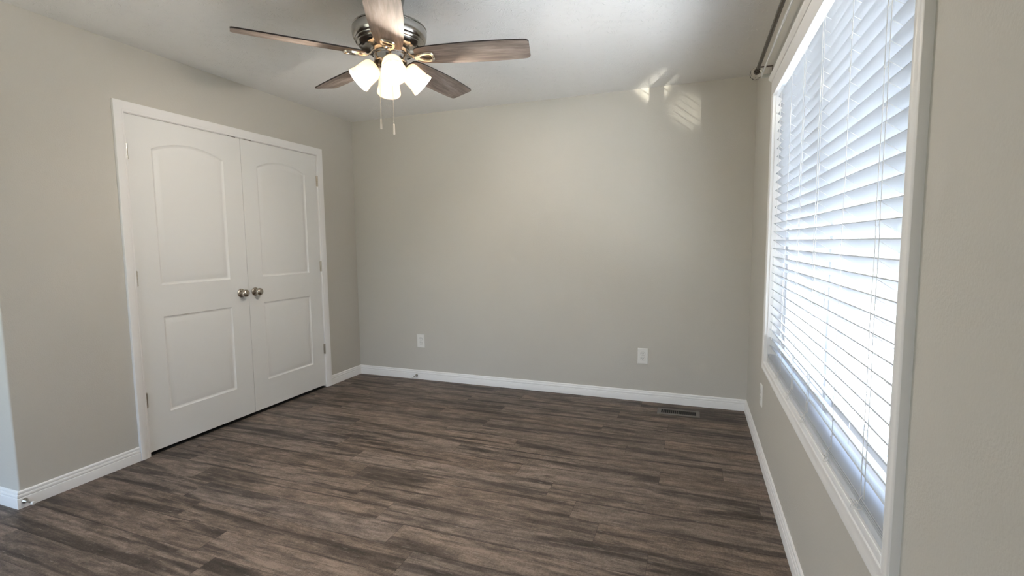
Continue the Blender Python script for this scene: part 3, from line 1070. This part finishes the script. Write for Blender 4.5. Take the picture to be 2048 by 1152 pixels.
# ------------------------------------------------------------------ ceiling fan
def build_fan():
    cx, cy = 1.7235, -1.9075
    root = empty('ceiling_fan', (cx, cy, H))
    tag(root, 'brushed nickel ceiling fan with five grey-brown wooden blades and four lit glass shades', 'ceiling fan')
    Z = lambda z: z - H
    bm = bmesh.new()
    lathe(bm, [(0, Z(2.44)), (0.074, Z(2.44)), (0.074, Z(2.43)), (0.066, Z(2.40)), (0.052, Z(2.37)), (0.046, Z(2.33)), (0.046, Z(2.296)), (0, Z(2.296))], 48)
    link('canopy', bm, M['nickel'], root, smooth=40)
    # motor housing
    bm = bmesh.new()
    lathe(bm, [(0, Z(2.300)), (0.10, Z(2.300)), (0.150, Z(2.298)), (0.166, Z(2.293)), (0.1715, Z(2.286)), (0.1725, Z(2.283)), (0.1705, Z(2.2815)), (0.1720, Z(2.279)),
               (0.1725, Z(2.262)), (0.1705, Z(2.246)), (0.166, Z(2.234)), (0.162, Z(2.2295)), (0.158, Z(2.2285)), (0.157, Z(2.2255)), (0.160, Z(2.2235)), (0.157, Z(2.219)),
               (0.150, Z(2.2165)), (0.148, Z(2.213)), (0.150, Z(2.210)), (0.145, Z(2.204)), (0.135, Z(2.197)), (0.122, Z(2.1925)), (0.100, Z(2.1905)), (0, Z(2.1905))], 72)
    hs = link('motor_housing', bm, M['nickel'], root, smooth=35)
    for i in range(10):
        a = 2 * PI * (i + 0.35) / 10
        bm = bmesh.new()
        mt = Matrix.Rotation(a, 4, 'Z') @ Matrix.Translation((0.1375, 0, Z(2.1985))) @ Matrix.Rotation(math.radians(40), 4, 'Y')
        lathe(bm, [(0, 0.0015), (0.0085, 0.0015), (0.0105, 0), (0.0085, -0.0025), (0, -0.0025)], 18, mt @ Matrix.Diagonal((0.62, 1.35, 1, 1)))
        link('vent_hole', bm, M['black'], hs)
    bm = bmesh.new()
    lathe(bm, [(0, Z(2.192)), (0.090, Z(2.192)), (0.092, Z(2.186)), (0.082, Z(2.178)), (0.076, Z(2.176)), (0.0755, Z(2.168)), (0, Z(2.168))], 48)
    link('flywheel', bm, M['nickel'], root, smooth=35)
    bm = bmesh.new()
    lathe(bm, [(0, Z(2.1675)), (0.0785, Z(2.1675)), (0.0790, Z(2.164)), (0.0765, Z(2.163)), (0.0762, Z(2.135)), (0.0735, Z(2.132)), (0.064, Z(2.130)), (0.048, Z(2.128)), (0.043, Z(2.122)), (0.042, Z(2.090)),
               (0.036, Z(2.080)), (0.024, Z(2.074)), (0.011, Z(2.071)), (0.010, Z(2.064)), (0.006, Z(2.060)), (0, Z(2.059))], 48)
    link('switch_housing', bm, M['nickel'], root, smooth=35)
    # blades
    R0, R1 = 0.120, 0.662
    PITCH = math.radians(13)
    ZB = 2.162
    def hw(x):
        pts = [(0.124, 0.040), (0.127, 0.046), (0.136, 0.0535), (0.152, 0.0590), (0.19, 0.0645), (0.28, 0.0705), (0.38, 0.0750), (0.47, 0.0755), (0.56, 0.0735), (0.63, 0.0695), (0.648, 0.067), (0.657, 0.062), (0.662, 0.052)]
        for (a, b), (c, d) in zip(pts[:-1], pts[1:]):
            if x <= c:
                return b + (d - b) * (x - a) / (c - a)
        return pts[-1][1]
    xs = [0.124, 0.127, 0.131, 0.136, 0.144, 0.152, 0.17, 0.19, 0.21, 0.245, 0.28, 0.33, 0.38, 0.425, 0.47, 0.515, 0.56, 0.6, 0.63, 0.64, 0.648, 0.653, 0.657, 0.660, 0.662]
    outline = [(x, -hw(x)) for x in xs] + [(x, hw(x)) for x in reversed(xs)]
    bm = bmesh.new()
    th = 0.0058
    A = [bm.verts.new((x, y, -th / 2)) for x, y in outline]
    B = [bm.verts.new((x, y, th / 2)) for x, y in outline]
    bm.faces.new(A[::-1]).material_index = 0
    bm.faces.new(B).material_index = 0
    n = len(outline)
    for i in range(n):
        j = (i + 1) % n
        bm.faces.new((A[i], A[j], B[j], B[i])).material_index = 1
    bmesh.ops.triangulate(bm, faces=[f for f in bm.faces if len(f.verts) > 4])
    blade0 = link('blade', bm, None, root, mats=[M['blade'], M['blade_edge']])
    # blade iron: arm + open leaf-shaped plate under the blade
    bm = bmesh.new()
    def leaf(k, ins):
        # teardrop outline: x from 0.150 (narrow) to 0.262 (wide, flattish end)
        pts = []
        ctrl = [(0.118, 0.010), (0.130, 0.0125), (0.143, 0.020), (0.158, 0.028), (0.177, 0.033), (0.198, 0.034), (0.210, 0.030), (0.215, 0.018)]
        if ins:
            ctrl = [(0.146, 0.004), (0.151, 0.010), (0.161, 0.0165), (0.174, 0.0205), (0.186, 0.0215), (0.195, 0.0205), (0.200, 0.015), (0.202, 0.008)]
        for x, y in ctrl:
            pts.append((x, -y))
        for x, y in reversed(ctrl):
            pts.append((x, y))
        return pts
    zt, zbm = -th / 2 - 0.0004, -th / 2 - 0.0135
    lo_o, lo_i = leaf(0, False), leaf(0, True)
    rings = []
    for pts, z, sc in ((lo_o, zt, 1.0), (lo_o, zbm + 0.004, 1.0), (lo_o, zbm, 0.93), (lo_i, zbm, 1.06), (lo_i, zbm + 0.003, 1.0), (lo_i, zt, 0.97)):
        mx_ = sum(p[0] for p in pts) / len(pts)
        rings.append([bm.verts.new((mx_ + (x - mx_) * sc, y * sc, z)) for x, y in pts])
    m_ = len(lo_o)
    for a, b in zip(rings, rings[1:] + rings[:1]):
        for i in range(m_):
            j = (i + 1) % m_
            bm.faces.new((a[i], a[j], b[j], b[i]))
    # curved arm from the flywheel out to the plate
    arm = [(0.076, 0, 0.019), (0.084, 0, 0.014), (0.094, 0, 0.002), (0.104, 0, -0.007), (0.116, 0, -0.0105), (0.136, 0, -0.0085)]
    ws = [0.012, 0.0115, 0.010, 0.009, 0.009, 0.011]
    prev = None
    for (x, y, z), w in zip(arm, ws):
        q = [bm.verts.new((x, -w, z)), bm.verts.new((x, 0, z - 0.0045)), bm.verts.new((x, w, z)), bm.verts.new((x, w, z + 0.005)), bm.verts.new((x, -w, z + 0.005))]
        if prev:
            for i in range(5):
                j = (i + 1) % 5
                bm.faces.new((prev[i], prev[j], q[j], q[i]))
        else:
            bm.faces.new(q)
        prev = q
    bm.faces.new(prev[::-1])
    iron0 = link('blade_iron', bm, M['nickel_bright'], blade0, smooth=45)
    screws0 = []
    for (x, y) in ((0.132, 0.0), (0.2075, 0.012), (0.2075, -0.012)):
        bm = bmesh.new()
        lathe(bm, [(0, -0.0022), (0.004, -0.0018), (0.0052, 0), (0, 0.0)], 14, Matrix.Translation((x, y, zbm + 0.0005)))
        screws0.append(link('blade_screw', bm, M['nickel_bright'], blade0, smooth=40))
    ph = 0.22874
    for k in range(5):
        if k == 0:
            b = blade0
        else:
            b = blade0.copy()
            COL.objects.link(b)
            b.parent = root
            for ch in [iron0] + screws0:
                c = ch.copy()
                COL.objects.link(c)
                c.parent = b
        an = ph + k * 2 * PI / 5
        b.matrix_local = Matrix.Translation((0, 0, Z(ZB))) @ Matrix.Rotation(an, 4, 'Z') @ Matrix.Rotation(-PITCH, 4, 'X')
    # light kit: arm, glass shade, bulb, lamp
    # local: shade axis along +Z pointing away from the neck
    shp = [(0.0265, 0.000), (0.0345, 0.0025), (0.0420, 0.008), (0.0462, 0.016), (0.0485, 0.028), (0.0498, 0.042), (0.0508, 0.058), (0.0518, 0.072), (0.0524, 0.081), (0.0522, 0.0855), (0.0552, 0.0885), (0.0562, 0.094), (0.0578, 0.102), (0.0588, 0.1065), (0.0584, 0.1085)]
    inn = [(r - 0.0032, z + (0.0015 if i < 3 else 0)) for i, (r, z) in enumerate(shp)]
    for k in range(4):
        an = math.radians(308.5 + 90 * k)
        tiltm = Matrix.Rotation(an, 4, 'Z') @ Matrix.Translation((0.071, 0, Z(2.1125))) @ Matrix.Rotation(PI - math.radians(47.6), 4, 'Y')
        bm = bmesh.new()
        d = Vector((math.cos(an), math.sin(an), 0))
        tube(bm, [d * 0.036 + Vector((0, 0, Z(2.112))), d * 0.048 + Vector((0, 0, Z(2.122))), d * 0.058 + Vector((0, 0, Z(2.1235))), d * 0.069 + Vector((0, 0, Z(2.1145)))], 0.0095, 14)
        lathe(bm, [(0, -0.014), (0.016, -0.012), (0.0205, -0.006), (0.0225, -0.001), (0.0275, 0.0005), (0.0275, 0.004), (0.0225, 0.007), (0, 0.007)], 28, tiltm)
        link('light_arm', bm, M['nickel'], root, smooth=40)
        bm = bmesh.new()
        lathe(bm, shp + inn[::-1], 48, None, close=True)
        sh = link('lamp_shade', bm, M['shade'], root, smooth=60)
        sh.matrix_local = tiltm
        sh['label'] = 'glowing frosted bell glass shade'
        bm = bmesh.new()
        lathe(bm, [(0, 0.0075), (0.0125, 0.0075), (0.0130, 0.022), (0.0160, 0.026), (0.0195, 0.033), (0.0210, 0.040), (0.0195, 0.047), (0.014, 0.053), (0.007, 0.0555), (0, 0.056)], 28)
        bl = link('bulb', bm, M['bulb'], sh, smooth=60)
        bl.visible_shadow = True
        lp = add_light('fan_lamp', 'POINT', (0, 0, 0.086), LAMP_W, (1.0, 0.91, 0.79))
        lp.data.shadow_soft_size = 0.012
        lp.parent = sh
    # pull chains
    cyaw = Vector((0.937, 0.347, 0))       # sideways across the room
    near = Vector((0.552, -0.834, 0))
    for (side, fwd_, ztop, zend, lp_) in ((-0.054, 0.030, 2.135, 1.868, 0.046), (0.006, 0.036, 2.10, 1.843, 0.048)):
        p = cyaw * side + near * fwd_
        bm = bmesh.new()
        z = Z(ztop)
        nb = int((ztop - zend) / 0.0052)
        tube(bm, [p + Vector((0, 0, z)), p + Vector((0.0005, 0, Z(zend)))], 0.0008, 6)
        for i in range(nb):
            r_ = bmesh.ops.create_icosphere(bm, subdivisions=1, radius=0.0021)
            bmesh.ops.translate(bm, verts=r_['verts'], vec=p + Vector((0, 0, z - 0.003 - i * 0.0052)))
        ch = link('pull_chain', bm, M['chain'], root, smooth=60)
        bm = bmesh.new()
        mt = Matrix.Translation(p + Vector((0, 0, Z(zend))))
        lathe(bm, [(0, 0.002), (0.003, 0.001), (0.0042, -0.003), (0.0044, -0.012), (0.0050, -lp_ + 0.012), (0.0056, -lp_ + 0.004), (0.0045, -lp_), (0, -lp_ - 0.001)], 16, mt)
        link('chain_pull', bm, M['chain'], ch, smooth=50)
LAMP_W = 6.0
build_fan()

# ------------------------------------------------------------------ outside
bm = bmesh.new()
box(bm, -30, 45, -40, 35, -0.60, -0.34)
structure(link('ground', bm, M['lawn']), 'dry lawn around the house')
bm = bmesh.new()
box(bm, W + 0.14, W + 3.7, -11, 9, -0.335, -0.30, 0.01)
structure(link('patio', bm, M['ground']), 'pale concrete patio outside the window')
fx = W + 3.6
fence = empty('yard_fence', (fx, -2, -0.30))
tag(fence, 'pale picket yard fence glimpsed through the window blind', 'fence')
bm = bmesh.new()
for z in (0.25, 1.25):
    box(bm, 0.02, 0.06, -7, 8, z, z + 0.09)
link('rail', bm, M['fence'], fence)
bm = bmesh.new()
y = -7.0
while y < 8.0:
    box(bm, 0.0, 0.02, y, y + 0.09, 0.06, 1.52)
    y += 0.135
link('pickets', bm, M['fence'], fence)
for k in range(7):
    bm = bmesh.new()
    yy = -7 + k * 2.5
    box(bm, 0.0, 0.11, yy - 0.055, yy + 0.055, 0.0, 1.62)
    box(bm, -0.01, 0.12, yy - 0.065, yy + 0.065, 1.62, 1.66, 0.01)
    link('post', bm, M['fence'], fence)

# house added beyond the fence to block part of the sky light
hx, hy0, hy1, hh = W + 8.5, -13.0, 4.5, 5.2
house = empty('sky_block_house', (hx + 4, (hy0 + hy1) / 2, -0.34))
structure(house, 'added tan sided house beyond the fence, blocking low sky')
ho = Vector(house.location)
def hlink(name, bm, mat, parent=None):
    bmesh.ops.translate(bm, verts=bm.verts, vec=-ho)
    return link(name, bm, mat, parent or house)
bm = bmesh.new()
box(bm, hx, hx + 8, hy0, hy1, -0.34, hh)
k = 0
while -0.2 + k * 0.2 < hh - 0.1:
    z = -0.2 + k * 0.2
    prism(bm, [(hx - 0.018, z), (hx, z), (hx, z + 0.19), (hx - 0.003, z + 0.19)], 'y', hy0, hy1)
    k += 1
hlink('siding_wall', bm, M['siding'])
bm = bmesh.new()
prism(bm, [(hx - 0.6, hh - 0.05), (hx + 4, hh + 2.4), (hx + 8.6, hh - 0.05), (hx + 8.6, hh + 0.1), (hx + 4, hh + 2.6), (hx - 0.6, hh + 0.1)], 'y', hy0 - 0.5, hy1 + 0.5)
hlink('roof', bm, M['roof'])
for wy in (-10.0, -6.2, -2.6, 1.2):
    for wz in (0.7, 3.2):
        bm = bmesh.new()
        frame_ring(bm, hx - 0.06, hx - 0.0185, wy, wy + 1.3, wz, wz + 1.3, 0.09)
        wf = hlink('window', bm, M['vinyl'])
        bm = bmesh.new()
        box(bm, hx - 0.04, hx - 0.03, wy + 0.09, wy + 1.21, wz + 0.09, wz + 1.21)
        hlink('pane', bm, M['dark_glass'], wf)
